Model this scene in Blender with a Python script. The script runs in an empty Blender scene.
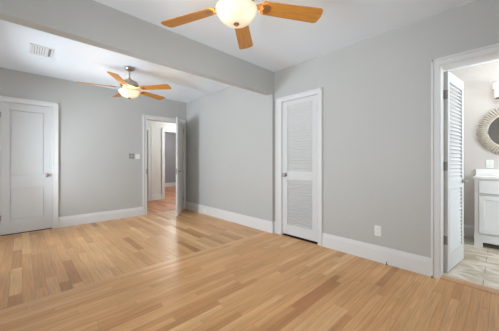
import bpy, bmesh, math, random
from mathutils import Vector, Matrix
PI = math.pi
random.seed(7)
SC = bpy.context.scene
C = SC.collection

# ------------------------------------------------------------ camera, world, lights, exposure
XR, XF = 2.943, 2.90          # right wall of the near room / of the far room
YF = 5.273                    # far wall
YB0, YB1, ZB = 2.512, 2.632, 2.221   # beam
H = 2.582
XL, YN = -0.75, -0.95         # left wall, wall behind the camera
TH = 0.7611
cam_d = bpy.data.cameras.new('camera'); cam = bpy.data.objects.new('camera', cam_d); C.objects.link(cam)
cam.location = (0, 0, 1.13); cam.rotation_euler = (PI/2, 0, -TH)
cam_d.sensor_width = 36; cam_d.lens = 36*238.86/499; cam_d.shift_y = -3.2/499
cam_d.clip_start = 0.05
SC.camera = cam
SC.view_settings.view_transform = 'Standard'; SC.view_settings.look = 'None'
SC.view_settings.gamma = 1; SC.view_settings.use_curve_mapping = False
SC.view_settings.exposure = 0.0
SC.cycles.use_denoising = True
SC.cycles.max_bounces = 10; SC.cycles.diffuse_bounces = 6

w = bpy.data.worlds.new('world'); SC.world = w; w.use_nodes = True
w.node_tree.nodes['Background'].inputs[0].default_value = (0.80, 0.90, 1.0, 1)
w.node_tree.nodes['Background'].inputs[1].default_value = 1.2

def area(name, loc, direction, sx, sy, power, col=(1, 1, 1), spread=PI):
    l = bpy.data.lights.new(name, 'AREA'); l.shape = 'RECTANGLE'; l.size = sx; l.size_y = sy
    l.energy = power; l.color = col; l.spread = spread
    o = bpy.data.objects.new(name, l); C.objects.link(o); o.location = loc
    o.rotation_euler = Vector(direction).to_track_quat('-Z', 'Z').to_euler()
    return o
def point(name, loc, power, col, r=0.05):
    l = bpy.data.lights.new(name, 'POINT'); l.energy = power; l.color = col; l.shadow_soft_size = r
    o = bpy.data.objects.new(name, l); C.objects.link(o); o.location = loc
    return o
DAY = (0.83, 0.925, 1.0); DAY_COOL = (0.79, 0.90, 1.0)
# area lights outside the windows; upward ones added to brighten the ceilings
area('daylight_far_window', (XL-0.30, 4.00, 1.40), (1, 0, 0.0), 1.4, 1.3, 26, DAY_COOL)
area('far_window_upfill', (XL-0.32, 4.00, 0.98), (1, 0, 0.62), 1.4, 0.5, 124, DAY_COOL)
area('daylight_near_window', (XL-0.30, 1.20, 1.40), (1, 0, 0.0), 1.4, 1.3, 17, DAY)
area('near_window_upfill', (XL-0.32, 1.20, 0.98), (1, 0, 1.15), 1.4, 0.5, 64, DAY)
area('daylight_back_window', (1.10, YN-0.30, 1.40), (0, 1, 0.0), 1.8, 1.3, 27, DAY)
area('bathroom_end_fill', (3.95, -2.05, 1.45), (0, 1, -0.1), 0.9, 1.1, 95, DAY)  # added light outside an unseen window, brightens the slatted door and floor
point('hall_fill_light', (4.0, 6.1, 2.15), 44, (.86, 0.96, 1.0), 0.12)  # unseen lamp added to brighten the hall
point('bathroom_fill_light', (4.05, -0.15, 2.32), 8, (.93, .97, 1.0), 0.14)  # added point light without a fixture, brightens the bathroom
point('end_room_light', (4.4, 8.9, 2.3), 60, (0.96, 0.985, 1.0), 0.15)

# ------------------------------------------------------------ materials
def lin(c): return tuple(((v/255)/12.92 if v/255 <= .04045 else ((v/255+.055)/1.055)**2.4) for v in c)
def mat(name, rgb, rough=0.5, metal=0.0, noise=0.0, nscale=8.0, bump=0.0, bscale=200.0, coat=0.0, spec=None):
    m = bpy.data.materials.new(name); m.use_nodes = True; nt = m.node_tree
    b = nt.nodes['Principled BSDF']; c = lin(rgb)
    b.inputs['Base Color'].default_value = (*c, 1); b.inputs['Roughness'].default_value = rough
    b.inputs['Metallic'].default_value = metal
    if coat: b.inputs['Coat Weight'].default_value = coat
    if spec is not None: b.inputs['Specular IOR Level'].default_value = spec
    tc = nt.nodes.new('ShaderNodeTexCoord')
    if noise:
        n = nt.nodes.new('ShaderNodeTexNoise'); n.inputs['Scale'].default_value = nscale; n.inputs['Detail'].default_value = 4
        nt.links.new(tc.outputs['Object'], n.inputs['Vector'])
        r = nt.nodes.new('ShaderNodeValToRGB')
        r.color_ramp.elements[0].position = .3; r.color_ramp.elements[1].position = .7
        r.color_ramp.elements[0].color = (*[v*(1-noise) for v in c], 1)
        r.color_ramp.elements[1].color = (*[min(1, v*(1+noise)) for v in c], 1)
        nt.links.new(n.outputs['Fac'], r.inputs['Fac']); nt.links.new(r.outputs['Color'], b.inputs['Base Color'])
    if bump:
        n = nt.nodes.new('ShaderNodeTexNoise'); n.inputs['Scale'].default_value = bscale
        nt.links.new(tc.outputs['Object'], n.inputs['Vector'])
        bp = nt.nodes.new('ShaderNodeBump'); bp.inputs['Strength'].default_value = bump; bp.inputs['Distance'].default_value = 0.001
        nt.links.new(n.outputs['Fac'], bp.inputs['Height']); nt.links.new(bp.outputs['Normal'], b.inputs['Normal'])
    return m

M = {}
M['wall'] = mat('wall_paint', (188, 187, 183), .65, noise=.012, nscale=1.5, bump=.08)
M['ceil'] = mat('ceiling_paint', (233, 240, 247), .8, noise=.008, nscale=2, bump=.06)
M['trim'] = mat('trim_paint', (221, 220, 218), .5, noise=.008, nscale=5, spec=.3)
M['door'] = mat('door_paint', (213, 213, 211), .55, noise=.01, nscale=5, spec=.25)
M['hall'] = mat('hall_paint', (212, 207, 201), .6, noise=.012)
M['endroom'] = mat('end_room_paint', (160, 159, 159), .6, noise=.012)
M['bath'] = mat('bath_paint', (206, 200, 194), .55, noise=.012)
M['nickel'] = mat('brushed_nickel', (176, 166, 158), .32, 1.0, noise=.05, nscale=40)
M['hinge'] = mat('hinge_metal', (150, 146, 140), .4, 1.0)
M['chrome'] = mat('chrome', (225, 225, 225), .12, 1.0)
M['bronze'] = mat('finial_bronze', (178, 134, 96), .35, .8)
M['plate'] = mat('plate_plastic', (232, 231, 226), .35)
M['slot'] = mat('slot_dark', (82, 78, 74), .6)
M['dark'] = mat('gap_shade', (40, 34, 30), .8)
M['grille'] = mat('duct_shade_grey', (135, 137, 140), .6)
M['quartz'] = mat('counter_white', (240, 238, 234), .15, noise=.02, nscale=12)
M['cab'] = mat('cabinet_paint', (238, 238, 238), .4)
M['bead'] = mat('bleached_wood', (206, 196, 180), .6, noise=.12, nscale=30)
M['grey'] = mat('control_grey', (138, 137, 134), .45)
M['lightgrey'] = mat('control_plate', (178, 177, 172), .45)

def simple(name):
    m = bpy.data.materials.new(name); m.use_nodes = True; nt = m.node_tree; nt.nodes.clear()
    return m, nt, nt.nodes.new('ShaderNodeOutputMaterial')
def mirror_mat():
    m, nt, o = simple('mirror_silver'); g = nt.nodes.new('ShaderNodeBsdfGlossy')
    g.inputs['Color'].default_value = (.86, .88, .88, 1); g.inputs['Roughness'].default_value = .01
    nt.links.new(g.outputs[0], o.inputs[0]); return m
M['mirror'] = mirror_mat()
def pane_mat():
    m, nt, o = simple('window_glass')
    t = nt.nodes.new('ShaderNodeBsdfTransparent'); g = nt.nodes.new('ShaderNodeBsdfGlossy'); g.inputs['Roughness'].default_value = 0.02
    f = nt.nodes.new('ShaderNodeFresnel'); f.inputs['IOR'].default_value = 1.45
    x = nt.nodes.new('ShaderNodeMixShader')
    nt.links.new(f.outputs[0], x.inputs[0]); nt.links.new(t.outputs[0], x.inputs[1]); nt.links.new(g.outputs[0], x.inputs[2])
    nt.links.new(x.outputs[0], o.inputs[0]); return m
M['pane'] = pane_mat()
def glow(name, col, strength, alabaster=True):
    """lit frosted glass of a lamp bowl: brighter where the glass is thin"""
    m, nt, o = simple(name)
    e = nt.nodes.new('ShaderNodeEmission'); e.inputs['Strength'].default_value = strength
    tc = nt.nodes.new('ShaderNodeTexCoord'); n = nt.nodes.new('ShaderNodeTexNoise'); n.inputs['Scale'].default_value = 9
    r = nt.nodes.new('ShaderNodeValToRGB'); r.color_ramp.elements[0].position = .35; r.color_ramp.elements[1].position = .65
    r.color_ramp.elements[0].color = (col[0], col[1]*.93, col[2]*.85, 1); r.color_ramp.elements[1].color = (*col, 1)
    nt.links.new(tc.outputs['Object'], n.inputs['Vector']); nt.links.new(n.outputs['Fac'], r.inputs['Fac'])
    nt.links.new(r.outputs['Color'], e.inputs['Color'])
    d = nt.nodes.new('ShaderNodeBsdfPrincipled'); d.inputs['Base Color'].default_value = (.75, .68, .55, 1); d.inputs['Roughness'].default_value = .3
    a = nt.nodes.new('ShaderNodeAddShader')
    nt.links.new(e.outputs[0], a.inputs[0]); nt.links.new(d.outputs[0], a.inputs[1]); nt.links.new(a.outputs[0], o.inputs[0])
    return m
def bowl_mat():
    """cream frosted glass with bulbs close behind it: brightest next to each bulb"""
    m = glow('bowl_glass', (1.0, .80, .52), .36); nt = m.node_tree
    e = [n for n in nt.nodes if n.type == 'EMISSION'][0]; tc = [n for n in nt.nodes if n.type == 'TEX_COORD'][0]
    tot = None
    for i in range(3):
        a = BULB_A+i*2*PI/3
        d = nt.nodes.new('ShaderNodeVectorMath'); d.operation = 'DISTANCE'
        nt.links.new(tc.outputs['Object'], d.inputs[0]); d.inputs[1].default_value = (.10*math.cos(a), .10*math.sin(a), -.405)
        q = math_node(nt, 'DIVIDE', d.outputs['Value'], .052)
        g = math_node(nt, 'POWER', 2.718, math_node(nt, 'MULTIPLY', math_node(nt, 'MULTIPLY', q, q), -1))
        tot = g if tot is None else math_node(nt, 'ADD', tot, g)
    nt.links.new(math_node(nt, 'MULTIPLY_ADD', tot, .75, .36), e.inputs['Strength'])  # glow of the bulbs painted as hot spots in the emission
    return m
M['shade'] = glow('vanity_shade_glass', (1.0, .97, .94), .8)

def math_node(nt, op, a, b=None, c=None):
    n = nt.nodes.new('ShaderNodeMath'); n.operation = op
    for i, v in enumerate((a, b, c)):
        if v is None: continue
        if isinstance(v, (int, float)): n.inputs[i].default_value = v
        else: nt.links.new(v, n.inputs[i])
    return n.outputs[0]

BULB_A = math.radians(-130-58)
M['bowl'] = bowl_mat()

def wood_floor(name, along, width, length, cols, rough=.36, grain=.38):
    """strip floor: every board its own tone, streaky grain, hairline joints"""
    m = bpy.data.materials.new(name); m.use_nodes = True; nt = m.node_tree; b = nt.nodes['Principled BSDF']
    tc = nt.nodes.new('ShaderNodeTexCoord'); sp = nt.nodes.new('ShaderNodeSeparateXYZ'); nt.links.new(tc.outputs['Object'], sp.inputs[0])
    A = sp.outputs[0] if along == 'X' else sp.outputs[1]
    B = sp.outputs[1] if along == 'X' else sp.outputs[0]
    u = math_node(nt, 'DIVIDE', B, width); row = math_node(nt, 'FLOOR', u); fu = math_node(nt, 'FRACT', u)
    wn = nt.nodes.new('ShaderNodeTexWhiteNoise'); wn.noise_dimensions = '1D'; nt.links.new(row, wn.inputs['W'])
    off = math_node(nt, 'MULTIPLY', wn.outputs['Value'], 17.3)
    ln = math_node(nt, 'MULTIPLY_ADD', math_node(nt, 'FRACT', math_node(nt, 'MULTIPLY', wn.outputs['Value'], 37.7)), length*.9, length*.55)
    v = math_node(nt, 'DIVIDE', math_node(nt, 'ADD', A, off), ln)
    col = math_node(nt, 'FLOOR', v); fv = math_node(nt, 'FRACT', v)
    cb = nt.nodes.new('ShaderNodeCombineXYZ'); nt.links.new(row, cb.inputs[0]); nt.links.new(col, cb.inputs[1])
    w2 = nt.nodes.new('ShaderNodeTexWhiteNoise'); w2.noise_dimensions = '2D'; nt.links.new(cb.outputs[0], w2.inputs['Vector'])
    rp = nt.nodes.new('ShaderNodeValToRGB'); el = rp.color_ramp.elements
    el[0].position = 0; el[0].color = (*lin(cols[0][1]), 1); el[1].position = cols[-1][0]; el[1].color = (*lin(cols[-1][1]), 1)
    for p_, c_ in cols[1:-1]:
        e = el.new(p_); e.color = (*lin(c_), 1)
    nt.links.new(w2.outputs['Value'], rp.inputs['Fac'])
    # grain
    gv = nt.nodes.new('ShaderNodeCombineXYZ')
    nt.links.new(math_node(nt, 'MULTIPLY_ADD', A, 3.0, math_node(nt, 'MULTIPLY', w2.outputs['Value'], 91)), gv.inputs[0])
    nt.links.new(math_node(nt, 'MULTIPLY', B, 70.0), gv.inputs[1])
    n = nt.nodes.new('ShaderNodeTexNoise'); n.inputs['Scale'].default_value = 1; n.inputs['Detail'].default_value = 3; n.inputs['Distortion'].default_value = .6
    nt.links.new(gv.outputs[0], n.inputs['Vector'])
    g = math_node(nt, 'MULTIPLY_ADD', math_node(nt, 'SUBTRACT', n.outputs['Fac'], .5), grain*2, 1.0)
    # slow tone drift along a board
    n2 = nt.nodes.new('ShaderNodeTexNoise'); n2.inputs['Scale'].default_value = 1.3; n2.inputs['Detail'].default_value = 2
    nt.links.new(tc.outputs['Object'], n2.inputs['Vector'])
    g = math_node(nt, 'MULTIPLY', g, math_node(nt, 'MULTIPLY_ADD', math_node(nt, 'SUBTRACT', n2.outputs['Fac'], .5), .42, 1.0))
    # joints
    ed = math_node(nt, 'MINIMUM', fu, math_node(nt, 'SUBTRACT', 1, fu))
    j1 = math_node(nt, 'LESS_THAN', ed, .0012/width)
    ev = math_node(nt, 'MULTIPLY', math_node(nt, 'MINIMUM', fv, math_node(nt, 'SUBTRACT', 1, fv)), ln)
    j2 = math_node(nt, 'LESS_THAN', ev, .0012)
    j = math_node(nt, 'MAXIMUM', j1, j2)
    g = math_node(nt, 'MULTIPLY', g, math_node(nt, 'MULTIPLY_ADD', j, -.35, 1.0))
    mx = nt.nodes.new('ShaderNodeVectorMath'); mx.operation = 'SCALE'
    nt.links.new(rp.outputs['Color'], mx.inputs[0]); nt.links.new(g, mx.inputs['Scale'])
    nt.links.new(mx.outputs[0], b.inputs['Base Color'])
    nt.links.new(math_node(nt, 'MULTIPLY_ADD', n.outputs['Fac'], .16, rough-.08), b.inputs['Roughness'])
    b.inputs['Specular IOR Level'].default_value = .45
    return m
OAK = [(0, (186, 128, 78)), (.03, (202, 146, 92)), (.12, (212, 157, 102)), (.5, (219, 166, 110)), (.92, (225, 175, 120)), (1.0, (233, 189, 136))]
OAK_FAR = [(0, (182, 128, 80)), (.08, (198, 147, 97)), (.3, (209, 158, 107)), (.6, (215, 166, 113)), (.9, (223, 176, 123)), (1.0, (230, 189, 137))]
OAK_HALL = [(0, (160, 98, 62)), (.3, (188, 122, 78)), (.7, (202, 138, 92)), (1.0, (214, 152, 106))]
M['floor_near'] = wood_floor('oak_strip_floor', 'X', .057, .95, OAK)
M['floor_far'] = wood_floor('oak_board_floor', 'Y', .083, 1.0, OAK_FAR)
M['floor_hall'] = wood_floor('hall_oak_floor', 'Y', .057, .9, OAK_HALL)
M['oak_trim'] = wood_floor('oak_border_board', 'X', .30, 1.6, [(0, (222, 174, 126)), (1, (228, 182, 136))], .35, .18)
M['oak_sill'] = wood_floor('oak_threshold', 'Y', .30, 3.0, [(0, (204, 156, 112)), (1, (210, 162, 120))], .35, .18)

def blade_mat():
    m = bpy.data.materials.new('honey_oak_blade'); m.use_nodes = True; nt = m.node_tree; b = nt.nodes['Principled BSDF']
    tc = nt.nodes.new('ShaderNodeTexCoord'); mp = nt.nodes.new('ShaderNodeMapping'); mp.inputs['Scale'].default_value = (5, 60, 60)
    n = nt.nodes.new('ShaderNodeTexNoise'); n.inputs['Scale'].default_value = 1; n.inputs['Detail'].default_value = 4; n.inputs['Distortion'].default_value = .8
    r = nt.nodes.new('ShaderNodeValToRGB'); r.color_ramp.elements[0].position = .3; r.color_ramp.elements[1].position = .7
    r.color_ramp.elements[0].color = (*lin((190, 122, 44)), 1); r.color_ramp.elements[1].color = (*lin((214, 150, 64)), 1)
    nt.links.new(tc.outputs['Object'], mp.inputs[0]); nt.links.new(mp.outputs[0], n.inputs['Vector'])
    nt.links.new(n.outputs['Fac'], r.inputs['Fac']); nt.links.new(r.outputs['Color'], b.inputs['Base Color'])
    b.inputs['Roughness'].default_value = .4
    return m
M['blade'] = blade_mat()

def tile_mat():
    m = bpy.data.materials.new('marble_tile'); m.use_nodes = True; nt = m.node_tree; b = nt.nodes['Principled BSDF']
    tc = nt.nodes.new('ShaderNodeTexCoord'); mp = nt.nodes.new('ShaderNodeMapping'); mp.inputs['Rotation'].default_value = (0, 0, PI/2)
    mp.inputs['Location'].default_value = (.11, .0, 0)
    nt.links.new(tc.outputs['Object'], mp.inputs[0])
    br = nt.nodes.new('ShaderNodeTexBrick'); br.inputs['Scale'].default_value = 1
    br.inputs['Brick Width'].default_value = .60; br.inputs['Row Height'].default_value = .20
    br.inputs['Mortar Size'].default_value = .0035; br.inputs['Mortar Smooth'].default_value = .1
    br.inputs['Color1'].default_value = (*lin((226, 217, 202)), 1); br.inputs['Color2'].default_value = (*lin((206, 194, 174)), 1)
    br.inputs['Mortar'].default_value = (*lin((168, 158, 142)), 1); br.offset = .5
    nt.links.new(mp.outputs[0], br.inputs['Vector'])
    mp2 = nt.nodes.new('ShaderNodeMapping'); mp2.inputs['Scale'].default_value = (6, 2.2, 1); mp2.inputs['Rotation'].default_value = (0, 0, .3)
    n = nt.nodes.new('ShaderNodeTexNoise'); n.inputs['Scale'].default_value = 1.2; n.inputs['Detail'].default_value = 6; n.inputs['Distortion'].default_value = 1.8
    nt.links.new(tc.outputs['Object'], mp2.inputs[0]); nt.links.new(mp2.outputs[0], n.inputs['Vector'])
    r = nt.nodes.new('ShaderNodeValToRGB'); e = r.color_ramp.elements
    e[0].position = .38; e[0].color = (.62, .56, .46, 1); e[1].position = .6; e[1].color = (1, 1, 1, 1)
    nt.links.new(n.outputs['Fac'], r.inputs['Fac'])
    mx = nt.nodes.new('ShaderNodeMix'); mx.data_type = 'RGBA'; mx.blend_type = 'MULTIPLY'; mx.inputs['Factor'].default_value = .8
    nt.links.new(br.outputs['Color'], mx.inputs['A']); nt.links.new(r.outputs['Color'], mx.inputs['B'])
    nt.links.new(mx.outputs['Result'], b.inputs['Base Color']); b.inputs['Roughness'].default_value = .22
    return m
M['tile'] = tile_mat()

# ------------------------------------------------------------ helpers
def B(): return bmesh.new()
def box(bm, x0, x1, y0, y1, z0, z1, mtx=None):
    vs = [bm.verts.new((x, y, z)) for x in (x0, x1) for y in (y0, y1) for z in (z0, z1)]
    if mtx is not None:
        for v in vs: v.co = mtx @ v.co
    f = [(0, 1, 3, 2), (4, 6, 7, 5), (0, 4, 5, 1), (2, 3, 7, 6), (0, 2, 6, 4), (1, 5, 7, 3)]
    for q in f: bm.faces.new([vs[i] for i in q])
    return vs
def lathe(bm, prof, n=32, mtx=None, closed=False):
    rings = []
    for r, z in prof:
        if r < 1e-5: rings.append([bm.verts.new((0, 0, z))])
        else: rings.append([bm.verts.new((r*math.cos(2*PI*i/n), r*math.sin(2*PI*i/n), z)) for i in range(n)])
    if mtx is not None:
        for R in rings:
            for v in R: v.co = mtx @ v.co
    pairs = list(zip(rings, rings[1:]))
    if closed: pairs.append((rings[-1], rings[0]))
    for a, b in pairs:
        for i in range(n):
            k = (i+1) % n
            if len(a) == 1 and len(b) == 1: continue
            if len(a) == 1: bm.faces.new([a[0], b[i], b[k]])
            elif len(b) == 1: bm.faces.new([a[i], a[k], b[0]])
            else: bm.faces.new([a[i], a[k], b[k], b[i]])
def tube(bm, pts, r, n=10):
    pts = [Vector(p) for p in pts]; rings = []
    for i, p in enumerate(pts):
        t = (pts[min(i+1, len(pts)-1)]-pts[max(i-1, 0)]).normalized()
        q = t.to_track_quat('Z', 'X').to_matrix()
        rings.append([bm.verts.new(p+q @ Vector((r*math.cos(2*PI*k/n), r*math.sin(2*PI*k/n), 0))) for k in range(n)])
    for a, b in zip(rings, rings[1:]):
        for k in range(n): bm.faces.new([a[k], a[(k+1) % n], b[(k+1) % n], b[k]])
    bm.faces.new(rings[0][::-1]); bm.faces.new(rings[-1])
def extrude_poly(bm, pts, z0, z1, mtx=None):
    a = [bm.verts.new((x, y, z0)) for x, y in pts]; b = [bm.verts.new((x, y, z1)) for x, y in pts]
    if mtx is not None:
        for v in a+b: v.co = mtx @ v.co
    bm.faces.new(a[::-1]); bm.faces.new(b); n = len(pts)
    for i in range(n): bm.faces.new([a[i], a[(i+1) % n], b[(i+1) % n], b[i]])
def obj(name, bm, m, parent=None, smooth=False, bevel=0, loc=None):
    bmesh.ops.recalc_face_normals(bm, faces=bm.faces)
    me = bpy.data.meshes.new(name); bm.to_mesh(me); bm.free(); me.materials.append(m)
    o = bpy.data.objects.new(name, me); C.objects.link(o)
    if smooth:
        for p in me.polygons: p.use_smooth = True
        if smooth == 'auto':
            me.set_sharp_from_angle(angle=.7)
    if bevel:
        b = o.modifiers.new('bevel', 'BEVEL'); b.width = bevel; b.segments = 2; b.limit_method = 'ANGLE'
    if parent is not None: o.parent = parent
    if loc is not None: o.location = loc
    return o
def tag(o, label, cat, group=None):
    o['label'] = label; o['category'] = cat
    if group: o['group'] = group
    return o
def thing(name, label, cat, loc=(0, 0, 0), rotz=0, group=None):
    o = bpy.data.objects.new(name, None); C.objects.link(o); o.empty_display_size = .1
    o.location = loc; o.rotation_euler = (0, 0, rotz)
    return tag(o, label, cat, group)
def struct(name, bm, m, label, **k):
    o = obj(name, bm, m, **k); o['kind'] = 'structure'; o['label'] = label; o['category'] = name.split('_')[0]
    return o
def struct_empty(name, label, loc, rotz=0):
    o = thing(name, label, name.split('_')[0], loc, rotz); o['kind'] = 'structure'; return o

def wall_with_openings(bm, axis, c0, c1, a0, a1, z1, ops, z0=0):
    """wall slab c0..c1 thick, running a0..a1; ops = (a,b,za,zb)"""
    def bx(p, q, za, zb):
        if q-p < 1e-4 or zb-za < 1e-4: return
        if axis == 'X': box(bm, c0, c1, p, q, za, zb)
        else: box(bm, p, q, c0, c1, za, zb)
    cur = a0
    for a, b, za, zb in sorted(ops):
        bx(cur, a, z0, z1); bx(a, b, z0, za); bx(a, b, zb, z1); cur = b
    bx(cur, a1, z0, z1)

# ------------------------------------------------------------ floors and ceilings
TW = .177            # wall thickness on the right
YS = 2.60            # where the two floors meet
HW = H+.12
bm = B(); box(bm, XL-.2, XR+.02, YN-.2, YS-.035, -.12, 0); struct('floor', bm, M['floor_near'], 'satin oak strip floor of the near room, boards running to the right wall')
bm = B(); box(bm, XL-.2, XR+.02, YS+.035, YF+.02, -.12, 0); struct('floor', bm, M['floor_far'], 'satin oak board floor of the far room, boards running away to the far wall')
bm = B(); box(bm, XL-.2, XR+.02, YS-.035, YS+.035, -.12, .0005); struct('trim_1', bm, M['oak_trim'], 'oak border board where the two wood floors meet under the beam')
bm = B(); box(bm, 1.2, 7.2, YF+.02, 12.0, -.12, -.0005); struct('floor', bm, M['floor_hall'], 'reddish oak floor of the hall beyond the open door')
bm = B(); box(bm, XR+.09, 5.2, -2.0, .66, -.12, .004); struct('floor', bm, M['tile'], 'beige marble tile floor of the bathroom')
bm = B(); box(bm, XL-.2, 5.4, YN-.3, YB0+.02, H, HW); struct('ceiling', bm, M['ceil'], 'white painted ceiling over the near room')
bm = B(); box(bm, XL-.2, XR+.2, YB1-.02, YF+.02, H, HW); struct('ceiling', bm, M['ceil'], 'bright white painted ceiling over the far room')
bm = B(); box(bm, 1.2, 7.2, YF+.02, 12.0, H, HW); struct('ceiling', bm, M['ceil'], 'white ceiling over the hall')

# ------------------------------------------------------------ walls
DT = 2.07
C1 = (1.722, 2.352)                      # closet opening (Y)
BA = (-.235, .404)                      # bathroom opening (Y)
bm = B()
wall_with_openings(bm, 'X', XR, XR+TW, YN-.2, YB0, H, [(C1[0], C1[1], 0, DT), (BA[0], BA[1], 0, DT)])
struct('wall_right', bm, M['wall'], 'light grey wall on the right with the closet door and the bathroom doorway')
bm = B(); box(bm, XF, XR+TW, YB0, YF, 0, H); struct('wall_right', bm, M['wall'], 'light grey right wall of the far room')
D1 = (-.243, .377); D2 = (1.955, 2.785)
bm = B(); wall_with_openings(bm, 'Y', YF, YF+.13, XL-.2, XR+TW, H, [(D1[0], D1[1], 0, DT), (D2[0], D2[1], 0, DT)])
struct('wall_far', bm, M['wall'], 'light grey far wall with a closed white door and an open door')
WIN_FAR = (3.30, 4.70, .75, 2.05); WIN_NEAR = (.50, 1.90, .75, 2.05); WIN_BACK = (.20, 2.00, .75, 2.05)
bm = B(); wall_with_openings(bm, 'X', XL-.2, XL, YN-.2, YF, H, [WIN_FAR, WIN_NEAR]); struct('wall_left', bm, M['wall'], 'light grey left wall with two windows')
bm = B(); wall_with_openings(bm, 'Y', YN-.2, YN, XL, XR, H, [WIN_BACK]); struct('wall_back', bm, M['wall'], 'light grey wall behind the viewer with a wide window')
bm = B(); box(bm, XL, XF, YB0, YB1, ZB, H); box(bm, XL, XL+.04, YB0, YB1, 0, ZB)
struct('wall_beam', bm, M['wall'], 'grey painted beam crossing the ceiling between the two rooms')
# closet behind the louvred door, and the small room behind door_1
bm = B(); X0 = XR+TW
box(bm, X0+.62, X0+.70, 1.5, 2.6, 0, H); box(bm, X0, X0+.62, 1.5, 1.58, 0, H); box(bm, X0, X0+.62, 2.52, 2.6, 0, H); box(bm, X0, X0+.7, 1.5, 2.6, H, H+.1); box(bm, X0-.02, X0+.7, 1.5, 2.6, -.1, -.002)
struct('wall_closet', bm, M['wall'], 'inside walls of the closet behind the slatted door')
bm = B(); box(bm, -.6, .8, YF+.7, YF+.8, 0, H); struct('wall_cupboard', bm, M['wall'], 'wall behind the closed panelled door')
# bathroom
XB = 4.91
bm = B(); box(bm, XB, XB+.12, -1.9, .62, 0, H); struct('wall_bathroom_far', bm, M['bath'], 'warm white bathroom wall behind the vanity')
bm = B(); box(bm, XR+TW, XB+.12, .56, .66, 0, H); struct('wall_bathroom_side', bm, M['bath'], 'warm white bathroom side wall behind the slatted door')
WIN_BATH_FILL = (3.55, 4.35, .95, 2.0)  # opening added for the bathroom fill light
bm = B(); wall_with_openings(bm, 'Y', -1.9, -1.8, XR+TW, XB+.12, H, [WIN_BATH_FILL]); box(bm, XR+TW, XR+TW+.004, -1.8, BA[0], 0, H); struct('wall_bathroom_end', bm, M['bath'], 'warm white end wall of the bathroom')
# hall
YH = 7.10; HA = (1.90, 2.667); HB = (3.17, 3.93)
bm = B(); wall_with_openings(bm, 'Y', YH, YH+.12, 1.2, 4.6, H, [(HA[0], HA[1], 0, DT), (HB[0], HB[1], 0, DT)])
struct('wall_hall_far', bm, M['hall'], 'beige hall wall seen through the open door')
bm = B(); box(bm, 1.2, 1.3, YF+.13, YH, 0, H); struct('wall_hall_left', bm, M['hall'], 'beige left end of the hall')
bm = B(); box(bm, 4.5, 4.6, YF+.13, YH, 0, H); box(bm, 3.12, 4.5, YF, YF+.13, 0, H); struct('wall_hall_right', bm, M['hall'], 'beige right end of the hall')
bm = B(); box(bm, 2.9, 7.2, 10.6, 10.7, 0, H); box(bm, 2.8, 2.9, YH+.12, 10.7, 0, H); box(bm, 7.1, 7.2, YH, 10.6, 0, H); box(bm, 4.6, 7.1, YH, YH+.12, 0, H)
struct('wall_end_room', bm, M['endroom'], 'darker grey wall of the room beyond the hall')

# ------------------------------------------------------------ trim
def base_run(name, axis, c, sgn, a0, a1, label, h=.18, t=.02, m='trim', z=0):
    """baseboard with a moulded cap; c = wall face, sgn = direction it stands out"""
    prof = [(0, 0), (t, 0), (t, h-.045), (t-.004, h-.040), (t-.004, h-.03), (t-.010, h-.012), (t-.012, h), (0, h)]
    bm = B(); n = len(prof); L = []
    for a in (a0, a1):
        L.append([bm.verts.new((c+sgn*d, a, z+zz) if axis == 'X' else (a, c+sgn*d, z+zz)) for d, zz in prof])
    for i in range(n): bm.faces.new([L[0][i], L[0][(i+1) % n], L[1][(i+1) % n], L[1][i]])
    bm.faces.new(L[0]); bm.faces.new(L[1][::-1])
    return struct(name, bm, M[m], label)
CW = .08
base_run('baseboard_right', 'X', XR, -1, BA[1]+.062, C1[0]-.062, 'tall white baseboard between the closet door and the bathroom doorway')
base_run('baseboard_right', 'X', XF, -1, YB0, YF, 'tall white baseboard along the right wall of the far room')
base_run('baseboard_right', 'X', XR, -1, C1[1]+.10, YB0, 'short piece of white baseboard at the pier beside the closet door')
base_run('baseboard_pier', 'Y', YB0, -1, XF-.02, XR, 'white baseboard end on the pier under the beam')
base_run('baseboard_far', 'Y', YF, -1, D1[1]+.072, D2[0]-CW, 'tall white baseboard between the closed door and the open door')
base_run('baseboard_far', 'Y', YF, -1, D2[1]+CW, XF, 'small piece of white baseboard in the corner right of the open door')
base_run('baseboard_far', 'Y', YF, -1, XL, D1[0]-CW, 'white baseboard left of the closed door')
base_run('baseboard_left', 'X', XL, 1, YN, YF, 'white baseboard along the left wall')
base_run('baseboard_back', 'Y', YN, 1, XL, XR, 'white baseboard behind the viewer')
base_run('baseboard_right', 'X', XR, -1, YN, BA[0]-.062, 'white baseboard beyond the bathroom doorway')
base_run('baseboard_hall', 'Y', YH, -1, HA[1]+.095, HB[0]-.09, 'white baseboard on the beige hall wall')
base_run('baseboard_end_room', 'Y', 10.6, -1, 2.9, 7.1, 'white baseboard on the darker wall beyond the hall')
base_run('baseboard_bathroom', 'X', XB, -1, .245, .56, 'white baseboard left of the vanity', z=.004)
base_run('baseboard_bathroom', 'Y', .56, -1, XR+TW, XB, 'white baseboard behind the open slatted bathroom door', z=.004)

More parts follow.
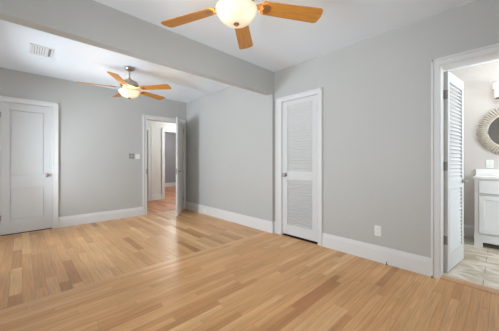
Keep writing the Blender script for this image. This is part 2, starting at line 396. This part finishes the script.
def casing(name, axis, c, sgn, a, b, top, label, cw=CW, m='trim', depth=None, z=0, cwb=None):
    """flat casing with a raised outer band and a small inner bead; depth: jamb lining through the wall"""
    bm = B()
    def bx(p, q, d0, d1, za, zb):
        c0, c1 = sorted((c+sgn*d0, c+sgn*d1))
        if axis == 'X': box(bm, c0, c1, p, q, za, zb)
        else: box(bm, p, q, c0, c1, za, zb)
    T = top+cw; cb = cwb or cw
    for s, e, k in ((a, -1, cw), (b, 1, cb)):
        p, q = sorted((s, s+e*k)); bx(p, q, 0, .018, z, T)
        p, q = sorted((s+e*(k-.014), s+e*(k+.004))); bx(p, q, 0, .030, z, T+.004)
        p, q = sorted((s+e*.004, s+e*.012)); bx(p, q, .018, .022, z, T-cw+.012)
    bx(a, b, 0, .018, top, T); bx(a-cw, b+cb, 0, .030, T-.014, T+.004); bx(a, b, .018, .022, top+.004, top+.012)
    if depth:                      # jambs and head, with stop strips
        bx(a-.001, a+.004, -depth, .0, z, top); bx(b-.004, b+.001, -depth, 0, z, top); bx(a, b, -depth, 0, top-.004, top+.001)
    return struct(name, bm, M[m], label)
casing('trim_2', 'X', XR, -1, C1[0], C1[1], DT, 'white casing around the slatted closet door', cw=.062, cwb=.10, depth=.05)
casing('trim_3', 'X', XR, -1, BA[0], BA[1], DT, 'white casing around the bathroom doorway', cw=.062, depth=TW)
casing('trim_4', 'Y', YF, -1, D1[0], D1[1], DT, 'white casing around the closed panelled door', cw=.072, depth=.05)
casing('trim_5', 'Y', YF, -1, D2[0], D2[1], DT, 'white casing around the open door to the hall', depth=.13)
casing('trim_6', 'Y', YH, -1, HA[0], HA[1], DT, 'white casing of the hall door on the left', cw=.095)
casing('trim_7', 'Y', YH, -1, HB[0], HB[1], DT, 'white casing of the doorway to the room beyond', cw=.09, depth=.12)
bm = B(); box(bm, XR-.006, XR+.10, BA[0], BA[1], -.01, .008)
struct('trim_8', bm, M['oak_sill'], 'pinkish oak threshold strip at the bathroom doorway', bevel=.003)
bm = B(); box(bm, XR, X0, C1[0], C1[1], -.01, .0005)  # dark sheet stands in for the shade under the closet door
struct('trim_9', bm, M['dark'], 'dark sheet for the shade in the gap under the slatted closet door')
bm = B(); box(bm, D1[0], D1[1], YF, YF+.7, -.01, .0005)  # dark sheet stands in for the shade under the panelled door
struct('trim_10', bm, M['dark'], 'dark sheet for the shade in the gap under the closed panelled door')

# ------------------------------------------------------------ doors (local frame: hinge at the origin, leaf along +x, room face at y = 0, thickness to +y)
TH_D = .035
def frame_pieces(bm, wd, z0, z1, stile, rails, t=TH_D):
    box(bm, 0, stile, 0, t, z0, z1); box(bm, wd-stile, wd, 0, t, z0, z1)
    for a, b in rails: box(bm, stile, wd-stile, 0, t, a, b)
def hinge(parent, z, y=0, side=1, n='hinge'):
    bm = B(); lathe(bm, [(0, -.046), (.006, -.046), (.006, .046), (0, .046)], 10)
    box(bm, 0, .009, -.0015 if side > 0 else 0, .0015, -.042, .042)
    return obj(n, bm, M['hinge'], parent, loc=(0, y, z), smooth='auto')
def panel_door(parent, wd, hgt, st=.105, z0=.012, knob_x=None):
    zs = [(z0, .23), (.716, .917), (hgt-.115, hgt)]
    bm = B(); frame_pieces(bm, wd, z0, hgt, st, zs)
    obj('door_leaf', bm, M['door'], parent, bevel=.002)
    for a, b in ((.23, .716), (.917, hgt-.115)):
        bm = B(); box(bm, st-.002, wd-st+.002, .0185, .0215, a-.002, b+.002)
        # raised field added on both faces; its groove makes the panel's shadow line
        box(bm, st+.011, wd-st-.011, .0085, .0265, a+.011, b-.011)
        obj('door_panel', bm, M['door'], parent)
def louver_door(parent, wd, hgt, tilt=-1, z0=.012, st=.092, low=(.175, .875), up=(.995, 1.995)):
    bm = B(); frame_pieces(bm, wd, z0, hgt, st, [(z0, low[0]), (low[1], up[0]), (up[1], hgt)])
    obj('door_leaf', bm, M['door'], parent, bevel=.002)
    for a, b in (low, up):
        n = round((b-a)/.040); s = (b-a)/n; bm = B()
        for i in range(n):
            zc = a+s*(i+.5)
            mt = Matrix.Translation((0, TH_D/2, zc)) @ Matrix.Rotation(math.radians(tilt*60), 4, 'X')
            box(bm, st-.004, wd-st+.004, -.0235, .0235, -.0036, .0036, mt)
        obj('louver_panel', bm, M['door'], parent)
def round_knob(parent, x, z, y=0, sgn=-1, m='nickel'):
    mt = Matrix.Translation((x, y, z)) @ Matrix.Rotation(PI/2 if sgn < 0 else -PI/2, 4, 'X')
    bm = B(); lathe(bm, [(0, 0), (.031, 0), (.031, .006), (.012, .009), (.011, .020), (.020, .024), (.028, .032), (.028, .040), (.020, .048), (0, .050)], 24, mt)
    return obj('door_knob', bm, M[m], parent, smooth='auto')
def lever(parent, x, z, dirx, y0, sgn):
    bm = B(); mt = Matrix.Translation((x, y0, z)) @ Matrix.Rotation(PI/2 if sgn < 0 else -PI/2, 4, 'X')
    lathe(bm, [(0, 0), (.027, 0), (.027, .007), (.010, .009), (.010, .045), (0, .045)], 20, mt)
    tube(bm, [(x, y0+sgn*.042, z), (x+dirx*.03, y0+sgn*.046, z), (x+dirx*.075, y0+sgn*.044, z+.003), (x+dirx*.11, y0+sgn*.040, z)], .0075, 10)
    return obj('door_handle', bm, M['nickel'], parent, smooth='auto')

# closed panelled door on the far wall
d = struct_empty('door_1', 'closed white two-panel door on the far wall at the left', (D1[0]+.003, YF+.008, 0))
W1 = D1[1]-D1[0]-.008
panel_door(d, W1, DT-.006); round_knob(d, W1-.065, .916)
for z in (.27, 1.86): hinge(d, z, y=-.006)
# open door to the hall: hinged on the right jamb, swung into the room
ang = math.atan2(-.80, -.60)
d = struct_empty('door_2', 'white two-panel door standing half open into the far room', (D2[1]-.006, YF-.012, 0), ang)
W2 = .80
panel_door(d, W2, DT-.006)
lever(d, W2-.07, .94, -1, 0, -1); lever(d, W2-.07, .94, -1, TH_D, 1)
for z in (.27, 1.90): hinge(d, z, y=TH_D+.004)
bm = B(); box(bm, W2-.0005, W2+.0015, .006, TH_D-.006, .88, 1.0); obj('latch_plate', bm, M['hinge'], d)
# louvred closet door: hinges on the right (low Y), knob left
d = struct_empty('door_3', 'closed white slatted closet door beside the beam pier', (XR+.008, C1[0]+.004, 0), PI/2)
W3 = C1[1]-C1[0]-.008
def flipY(parent):
    for ch in parent.children:
        pass
# local +x -> world +Y, local +y -> world -X : the leaf is built to y in 0..TH and shifted so its face lies at the wall plane
d.location.x = XR+.008+TH_D
louver_door(d, W3, DT-.006, tilt=1, z0=.028)
round_knob(d, W3-.055, .935, y=TH_D, sgn=1)
for z in (.335, 1.09, 1.88):
    h = hinge(d, z, y=TH_D+.005, side=1)
# louvred bathroom door swung into the bathroom
bang = math.atan2(-.067, .53)
d = struct_empty('door_4', 'white slatted bathroom door swung open into the bathroom', (X0+.002, BA[1]-.004-TH_D, 0), bang)
W4 = .585
louver_door(d, W4, DT-.012, tilt=1, z0=.018, st=.064, low=(.19, .845), up=(.945, 1.955))
lever(d, W4-.06, .915, -1, 0, -1)
lever(d, W4-.06, .915, -1, TH_D, 1)
for z in (.335, 1.09, 1.82):
    bm = B(); box(bm, -.0022, -.0002, .002, TH_D-.002, -.045, .045); box(bm, -.036, -.002, TH_D-.002, TH_D+.0015, -.045, .045)
    lathe(bm, [(0, -.047), (.006, -.047), (.006, .047), (0, .047)], 10, Matrix.Translation((-.004, TH_D, 0)))
    obj('hinge', bm, M['hinge'], d, loc=(0, 0, z), smooth='auto')
# hall door behind the left hall casing
d = struct_empty('door_5', 'closed white door in the hall at the left', (HA[0]+.003, YH+.02, 0))
panel_door(d, HA[1]-HA[0]-.006, DT-.006)
# strike plate on the left jamb of the hall opening
bm = B(); box(bm, D2[0]-.0165, D2[0]-.0015, YF-.0245, YF-.021, .88, .99)
tag(obj('strike_plate', bm, M['hinge']), 'small dark metal strike plate on the left casing of the open door', 'strike plate')

# ------------------------------------------------------------ windows (behind and left of the viewer; unseen, placed to light the rooms)
def window(name, axis, c0, c1, a, b, za, zb, label, inner_sgn, c_in):
    e = struct_empty(name, label, ((c0+c1)/2, (a+b)/2, za) if axis == 'X' else ((a+b)/2, (c0+c1)/2, za))
    hw = (b-a)/2; hh = zb-za; t = .03
    def bx(bm, p, q, za_, zb_, tt=t):
        if axis == 'X': box(bm, -tt, tt, p, q, za_, zb_)
        else: box(bm, p, q, -tt, tt, za_, zb_)
    bm = B(); bx(bm, -hw, -hw+.05, 0, hh); bx(bm, hw-.05, hw, 0, hh); bx(bm, -hw+.05, hw-.05, 0, .05); bx(bm, -hw+.05, hw-.05, hh-.05, hh)
    bx(bm, -hw+.05, hw-.05, hh/2-.02, hh/2+.02); bx(bm, -.02, .02, .05, hh-.05, .02)
    obj('window_frame', bm, M['trim'], e)
    bm = B(); bx(bm, -hw+.05, hw-.05, .05, hh-.05, .003); obj('window_pane', bm, M['pane'], e)
    return e
window('window_1', 'X', XL-.2, XL, *WIN_FAR, 'white framed window in the left wall of the far room', 1, XL)
window('window_2', 'X', XL-.2, XL, *WIN_NEAR, 'white framed window in the left wall of the near room', 1, XL)
window('window_3', 'Y', YN-.2, YN, *WIN_BACK, 'wide white framed window behind the viewer', 1, YN)
window('window_4', 'Y', -1.9, -1.8, *WIN_BATH_FILL, 'unseen white framed window added at the end of the bathroom for light', 1, -1.8)
def wcasing(name, axis, c, sgn, a, b, za, zb, label):
    bm = B()
    def bx(p, q, d, z0, z1):
        c0, c1 = sorted((c, c+sgn*d))
        if axis == 'X': box(bm, c0, c1, p, q, z0, z1)
        else: box(bm, p, q, c0, c1, z0, z1)
    bx(a-CW, a, .02, za, zb+CW); bx(b, b+CW, .02, za, zb+CW); bx(a, b, .02, zb, zb+CW); bx(a-CW-.02, b+CW+.02, .05, za-.03, za); bx(a-CW, b+CW, .018, za-.11, za-.03)
    struct(name, bm, M['trim'], label)
wcasing('trim_11', 'X', XL, 1, *WIN_FAR, 'white casing of the far room window')
wcasing('trim_12', 'X', XL, 1, *WIN_NEAR, 'white casing of the near room window')
wcasing('trim_13', 'Y', YN, 1, *WIN_BACK, 'white casing of the window behind the viewer')

# ------------------------------------------------------------ ceiling fans
def make_fan(label, x, y, zb, base_deg, lamp_power):
    """origin at the ceiling; zb = height of the blades; base_deg: first blade, clockwise from the view axis"""
    e = thing('ceiling_fan', label, 'ceiling fan', (x, y, H), 0, 'ceiling fans with five honey oak blades')
    k = zb-H                                   # blade plane in local z
    bm = B(); lathe(bm, [(0, 0), (.068, 0), (.070, -.012), (.066, -.030), (.045, -.048), (.020, -.056), (0, -.056)], 32); obj('canopy', bm, M['nickel'], e, smooth='auto')
    bm = B(); lathe(bm, [(0, -.05), (.0125, -.05), (.0125, k+.115), (0, k+.115)], 16); obj('downrod', bm, M['nickel'], e, smooth='auto')
    bm = B(); lathe(bm, [(0, k+.155), (.022, k+.155), (.032, k+.134), (.066, k+.124), (.106, k+.104), (.128, k+.076), (.131, k+.044), (.118, k+.030), (.121, k+.022), (.110, k+.008), (.085, k-.002), (.060, k-.008), (0, k-.008)], 40)
    obj('motor_housing', bm, M['nickel'], e, smooth='auto')
    bm = B(); lathe(bm, [(0, k-.004), (.055, k-.004), (.060, k-.016), (.062, k-.030), (.050, k-.036), (0, k-.036)], 32)
    obj('switch_housing', bm, M['nickel'], e, smooth='auto')
    # glass bowl, open at the top, with a rolled rim
    P = [(.156, -.030), (.160, -.034), (.157, -.044), (.150, -.054), (.143, -.066), (.130, -.088), (.108, -.108), (.075, -.124), (.040, -.132), (.010, -.134)]
    P = [(r_*.94, z_-.008) for r_, z_ in P]
    inner = [(max(.008, r-.005), z+.004) for r, z in reversed(P)]
    bm = B(); lathe(bm, [(r, z+k) for r, z in P+inner], 48, closed=True)
    obj('glass_bowl', bm, M['bowl'], e, smooth=True)['label'] = 'glowing cream glass bowl'
    bm = B(); lathe(bm, [(0, k-.036), (.005, k-.036), (.005, k-.141), (.020, k-.141), (.021, k-.146), (.014, k-.151), (.008, k-.155), (.006, k-.160), (0, k-.162)], 20)
    obj('finial', bm, M['bronze'], e, smooth='auto')
    for i in range(3):
        a = i*2*PI/3+BULB_A
        bm = B(); mt = Matrix.Translation((.062*math.cos(a), .062*math.sin(a), k-.070))
        lathe(bm, [(0, -.030), (.016, -.026), (.024, -.010), (.024, .004), (.014, .020), (.012, .034), (0, .036)], 16, mt)
        obj('bulb', bm, M['shade'], e, smooth=True)
    l = bpy.data.lights.new('fan_lamp_light', 'POINT'); l.energy = lamp_power; l.color = (1, .80, .56); l.shadow_soft_size = .03
    lo = bpy.data.objects.new('fan_lamp_light', l); C.objects.link(lo); lo.location = (x, y, zb-.082)
    for i in range(5):
        a = math.radians(base_deg+72*i)        # clockwise from view axis
        dx, dy = math.sin(TH)*math.cos(a)+math.cos(TH)*math.sin(a), math.cos(TH)*math.cos(a)-math.sin(TH)*math.sin(a)
        rz = math.atan2(dy, dx)
        rot = Matrix.Rotation(rz, 4, 'Z')
        # rounded blade outline, pitched about its own length
        out = []
        L0, L1, w0, w1, rc = .185, .66, .056, .070, .030
        out += [(L0+.012, -w0), (L1-rc, -w1)]
        out += [(L1-rc+rc*math.sin(t), -w1+rc-rc*math.cos(t)) for t in [PI/8*j for j in range(1, 5)]]
        out += [(L1+.006, 0)]
        out += [(L1-rc+rc*math.cos(t), w1-rc+rc*math.sin(t)) for t in [PI/8*j for j in range(0, 4)]]
        out += [(L1-rc, w1), (L0+.012, w0), (L0, w0-.014), (L0, -w0+.014)]
        bm = B(); extrude_poly(bm, out, -.003, .003)
        bl = obj('blade', bm, M['blade'], e)
        pitch = math.radians(-12)
        bl.matrix_local = Matrix.Translation((0, 0, k)) @ rot @ Matrix.Rotation(pitch, 4, 'X')
        # forked bracket that carries the blade
        bm = B()
        extrude_poly(bm, [(.095, -.018), (.150, -.012), (.185, -.034), (.235, -.040), (.262, -.022), (.270, 0), (.262, .022), (.235, .040), (.185, .034), (.150, .012), (.095, .018)], .0032, .0075)
        for px, py in ((.215, -.022), (.215, .022), (.250, 0)):
            lathe(bm, [(0, -.0065), (.006, -.0060), (.007, -.0032), (0, -.0032)], 10, Matrix.Translation((px, py, 0)))
        extrude_poly(bm, [(.180, -.028), (.235, -.034), (.256, -.018), (.262, 0), (.256, .018), (.235, .034), (.180, .028), (.205, 0)], -.0062, -.0032)
        br = obj('blade_bracket', bm, M['bronze'], bl)  # warm lamplight on the nickel put into this bronze colour
    return e
FAN1 = (1.72, -.094); FAN2 = (3.66, -1.838)
def room(dl): return (dl[0]*math.sin(TH)+dl[1]*math.cos(TH), dl[0]*math.cos(TH)-dl[1]*math.sin(TH))
make_fan('ceiling fan of the near room, cut by the top of the picture, bowl lamp lit', *room(FAN1), 2.268, 5.5, 11)
make_fan('complete ceiling fan hanging beyond the beam, bowl lamp lit', *room(FAN2), 2.258, 26.8, 11)

# ------------------------------------------------------------ ceiling register in the far room
e = thing('ceiling_vent', 'white metal air vent grille on the far room ceiling', 'vent', (.185, 4.12, H))
bm = B(); hx, hy = .115, .175
box(bm, -hx, hx, -hy, -hy+.022, -.008, 0); box(bm, -hx, hx, hy-.022, hy, -.008, 0); box(bm, -hx, -hx+.022, -hy+.022, hy-.022, -.008, 0); box(bm, hx-.022, hx, -hy+.022, hy-.022, -.008, 0)
box(bm, .052, .066, -hy+.02, hy-.02, -.008, 0)
obj('vent_frame', bm, M['trim'], e)
bm = B()
for i in range(6):
    box(bm, -.0095, .0095, -hy+.02, hy-.02, -.0008, .0008, Matrix.Translation((-hx+.034+i*.0243, 0, -.0062)) @ Matrix.Rotation(.28, 4, 'Y'))
box(bm, -hx+.02, .06, -.004, .004, -.0068, -.0030)
obj('vent_slats', bm, M['trim'], e)
bm = B(); box(bm, -hx+.02, hx-.02, -hy+.02, hy-.02, -.0012, -.0002); obj('duct_shade_sheet', bm, M['grille'], e)  # grey sheet paints the shade of the duct behind the slats

# ------------------------------------------------------------ wall plates
def plate(name, label, cat, loc, rotz, w_, h_, rot_flat=False):
    """local: plate face looks to -y"""
    e = thing(name, label, cat, loc, rotz)
    bm = B(); box(bm, -w_/2, w_/2, -.006, 0, -h_/2, h_/2); obj('cover_plate', bm, M['plate'], e, bevel=.002)
    return e
def receptacles(e, horiz=False):
    for s in (-1, 1):
        cx, cz = (s*.021, 0) if horiz else (0, s*.021)
        bm = B(); pts = [(.0165*math.cos(2*PI*i/16), .0145*math.sin(2*PI*i/16)) for i in range(16)]
        extrude_poly(bm, pts, 0, .0025, Matrix.Translation((cx, -.006, cz)) @ Matrix.Rotation(PI/2, 4, 'X'))
        r = obj('receptacle', bm, M['plate'], e)
        bm = B()
        for q in (-.006, .006):
            if horiz: box(bm, cx-.004, cx+.004, -.0089, -.0085, q-.001, q+.001)
            else: box(bm, q-.001, q+.001, -.0089, -.0085, cz-.002, cz+.007)
        box(bm, cx-.002, cx+.002, -.0089, -.0085, cz-.009, cz-.006)
        obj('slots', bm, M['slot'], r)
# on the right wall (-y local must look to -X): rotz = -90deg
e = plate('wall_outlet', 'white outlet plate low on the grey right wall between closet and bathroom', 'outlet', (XR, .963, .348), -PI/2, .072, .117); receptacles(e)
e = plate('wall_outlet', 'white outlet set sideways into the baseboard of the far room', 'outlet', (XF-.02, 4.42, .088), -PI/2, .112, .066); receptacles(e, True)
e = plate('wall_outlet', 'white outlet plate on the bathroom wall above the vanity top', 'outlet', (XB, .105, 1.105), -PI/2, .076, .12); receptacles(e)
e = plate('light_switch', 'white light switch plate right of the small grey control', 'light switch', (1.765, YF, 1.253), 0, .095, .10)
bm = B()
for q in (0,): box(bm, -.005, .005, -.016, -.006, -.010, .006)
obj('toggle', bm, M['plate'], e)
e = thing('wall_control', 'small grey wall control with four square buttons left of the open door', 'control panel', (1.640, YF, 1.258))
bm = B(); box(bm, -.052, .052, -.012, 0, -.058, .058); obj('control_body', bm, M['lightgrey'], e, bevel=.003)
for sx in (-1, 1):
    for sz in (-1, 1):
        bm = B(); box(bm, sx*.026-.019, sx*.026+.019, -.017, -.012, sz*.029-.020, sz*.029+.020); obj('button', bm, M['grey'], e, bevel=.002)

# small fittings at the foot of the right wall
bm = B(); tube(bm, [(0, 0, .001), (0, 0, .012), (.003, .001, .022), (.002, .001, .032)], .004, 8); lathe(bm, [(0, 0), (.008, 0), (.008, .004), (0, .006)], 12)
o = obj('cable_stub', bm, M['slot'], loc=(XR-.034, .865, 0)); tag(o, 'short dark cable stub on the floor against the right baseboard below the outlet', 'cable')
bm = B(); tube(bm, [(0, 0, 0), (0, 0, .010), (0, 0, .018)], .004, 8); lathe(bm, [(0, 0), (.007, 0), (.007, .004), (0, .005)], 12)
o = obj('door_bumper', bm, M['slot'], loc=(XR-.034, BA[1]+.058, 0)); tag(o, 'tiny dark peg on the floor at the foot of the bathroom casing', 'floor peg')

# ------------------------------------------------------------ bathroom
VY0, VY1, VX = -.495, .245, 4.42
e = thing('vanity_cabinet', 'white shaker vanity cabinet with white top under the round mirror', 'vanity', (VX, (VY0+VY1)/2, .004))
hw = (VY1-VY0)/2; D = XB-.002-VX
bm = B(); box(bm, .018, D, -hw+.01, hw-.01, .17, .900)                       # carcass
box(bm, 0, .02, -hw+.005, -hw+.045, .17, .90); box(bm, 0, .02, hw-.045, hw-.005, .17, .90); box(bm, 0, .02, -hw+.045, hw-.045, .885, .90); box(bm, 0, .02, -hw+.045, hw-.045, .690, .712); box(bm, 0, .02, -hw+.045, hw-.045, .17, .19)
obj('cabinet_body', bm, M['cab'], e, bevel=.0015)
bm = B()
for s in (-1, 1):                                                            # bracket feet with a shaped apron
    y0, y1 = sorted((s*(hw-.085), s*(hw-.003))); box(bm, -.006, D, y0, y1, 0, .17) if False else box(bm, -.006, .06, y0, y1, 0, .168)
    box(bm, D-.05, D, y0, y1, 0, .168)
box(bm, -.006, .02, -hw+.085, hw-.085, .065, .168)
box(bm, .02, D, hw-.02, hw-.005, .08, .168); box(bm, .02, D, -hw+.005, -hw+.02, .08, .168)
obj('cabinet_base', bm, M['cab'], e, bevel=.002)
bm = B(); box(bm, -.018, 0, -hw+.05, hw-.05, .716, .882); box(bm, -.022, -.018, -hw+.05, hw-.05, .716, .722)
dr = obj('drawer', bm, M['cab'], e, bevel=.002)
for s in (-1, 1):
    y0, y1 = sorted((s*.003, s*(hw-.05)))
    bm = B(); box(bm, -.012, 0, y0, y1, .194, .686)
    for q in ((y0, y0+.055), (y1-.055, y1)): box(bm, -.020, -.012, q[0], q[1], .194, .686)
    for q in ((.194, .25), (.63, .686)): box(bm, -.020, -.012, y0+.055, y1-.055, q[0], q[1])
    dd = obj('door', bm, M['cab'], e, bevel=.0015)
    bm = B(); lathe(bm, [(0, 0), (.006, 0), (.006, .014), (.014, .020), (.014, .026), (0, .030)], 16, Matrix.Translation((-.020, s*.035, .60)) @ Matrix.Rotation(-PI/2, 4, 'Y'))
    obj('knob', bm, M['chrome'], dd, smooth='auto')
bm = B(); box(bm, -.02, D, -hw-.008, hw+.008, .902, .938); obj('vanity_top', bm, M['quartz'], e, bevel=.004)
bm = B(); box(bm, D-.02, D, -hw-.008, hw+.008, .938, 1.025); obj('backsplash', bm, M['quartz'], e, bevel=.003)

MY, MZ = -.118, 1.575
e = thing('round_mirror', 'round bathroom mirror in a pale woven sunburst frame', 'mirror', (XB, MY, MZ), 0)
face = Matrix.Rotation(-PI/2, 4, 'Y')       # local z -> world -X
bm = B(); lathe(bm, [(0, .004), (.252, .004), (.252, .016), (0, .016)], 48, face); obj('mirror_glass', bm, M['mirror'], e)
bm = B()
n = 66
for i in range(n):
    a = 2*PI*i/n
    p = lambda r, z: face @ Vector((r*math.cos(a), r*math.sin(a), z))
    r1 = .362 if i % 2 else .354
    tube(bm, [p(.248, .022), p(.285, .030), p(.32, .026), p(r1, .014)], .0095, 6)
for r, z, tt in ((.250, .022, .010), (.30, .018, .008)):
    tube(bm, [face @ Vector((r*math.cos(2*PI*i/48), r*math.sin(2*PI*i/48), z)) for i in range(49)], tt, 8)
obj('mirror_frame', bm, M['bead'], e, smooth=True)

e = thing('vanity_light', 'lit vanity wall lamp with glass drum shades above the mirror', 'wall lamp', (XB, MY, 2.10))
bm = B(); box(bm, -.022, 0, -.10, .10, -.055, .055); box(bm, -.085, -.065, -.165, .165, -.085, -.065)
for s in (-1, 0, 1): box(bm, -.085, -.004, s*.05-.006, s*.05+.006, -.080, -.068)
obj('back_plate', bm, M['chrome'], e, bevel=.003)
for s in (-1, 1):
    T = Matrix.Translation((-.075, s*.125, 0))
    bm = B(); lathe(bm, [(0, -.070), (.042, -.068), (.048, -.058), (.048, .055), (.064, .058), (.064, .152), (.060, .156), (.056, .150), (.056, .062), (.040, .058), (.040, -.060), (0, -.062)], 28, T)
    sh = obj('glass_shade', bm, M['shade'], e, smooth='auto')
    bm = B(); lathe(bm, [(.0645, .052), (.067, .052), (.067, .060), (.0645, .060)], 28, T, closed=True)
    obj('shade_ring', bm, M['hinge'], sh, smooth='auto')
    bm = B(); lathe(bm, [(.0645, .148), (.067, .148), (.067, .156), (.0645, .156)], 28, T, closed=True)
    obj('shade_ring', bm, M['hinge'], sh, smooth='auto')
    bm = B(); lathe(bm, [(.0, -.078), (.040, -.078), (.048, -.062), (0, -.062)], 24, Matrix.Translation((-.075, s*.125, 0)))
    obj('shade_cup', bm, M['hinge'], sh, smooth='auto')
point('vanity_lamp_light', (XB-.30, MY, 2.16), 3, (1, .97, .94), .10)

# unseen ceiling lamp added to light the hall
e = thing('hall_added_lamp', 'flush ceiling lamp added out of view to light the hall', 'ceiling light', (4.0, 6.1, H))
bm = B(); lathe(bm, [(0, 0), (.15, 0), (.15, -.02), (0, -.02)], 32); obj('lamp_base', bm, M['nickel'], e, smooth='auto')
bm = B(); lathe(bm, [(.14, -.02), (.135, -.05), (.10, -.08), (.05, -.095), (0, -.10)], 32); obj('glass_shade', bm, M['shade'], e, smooth=True)
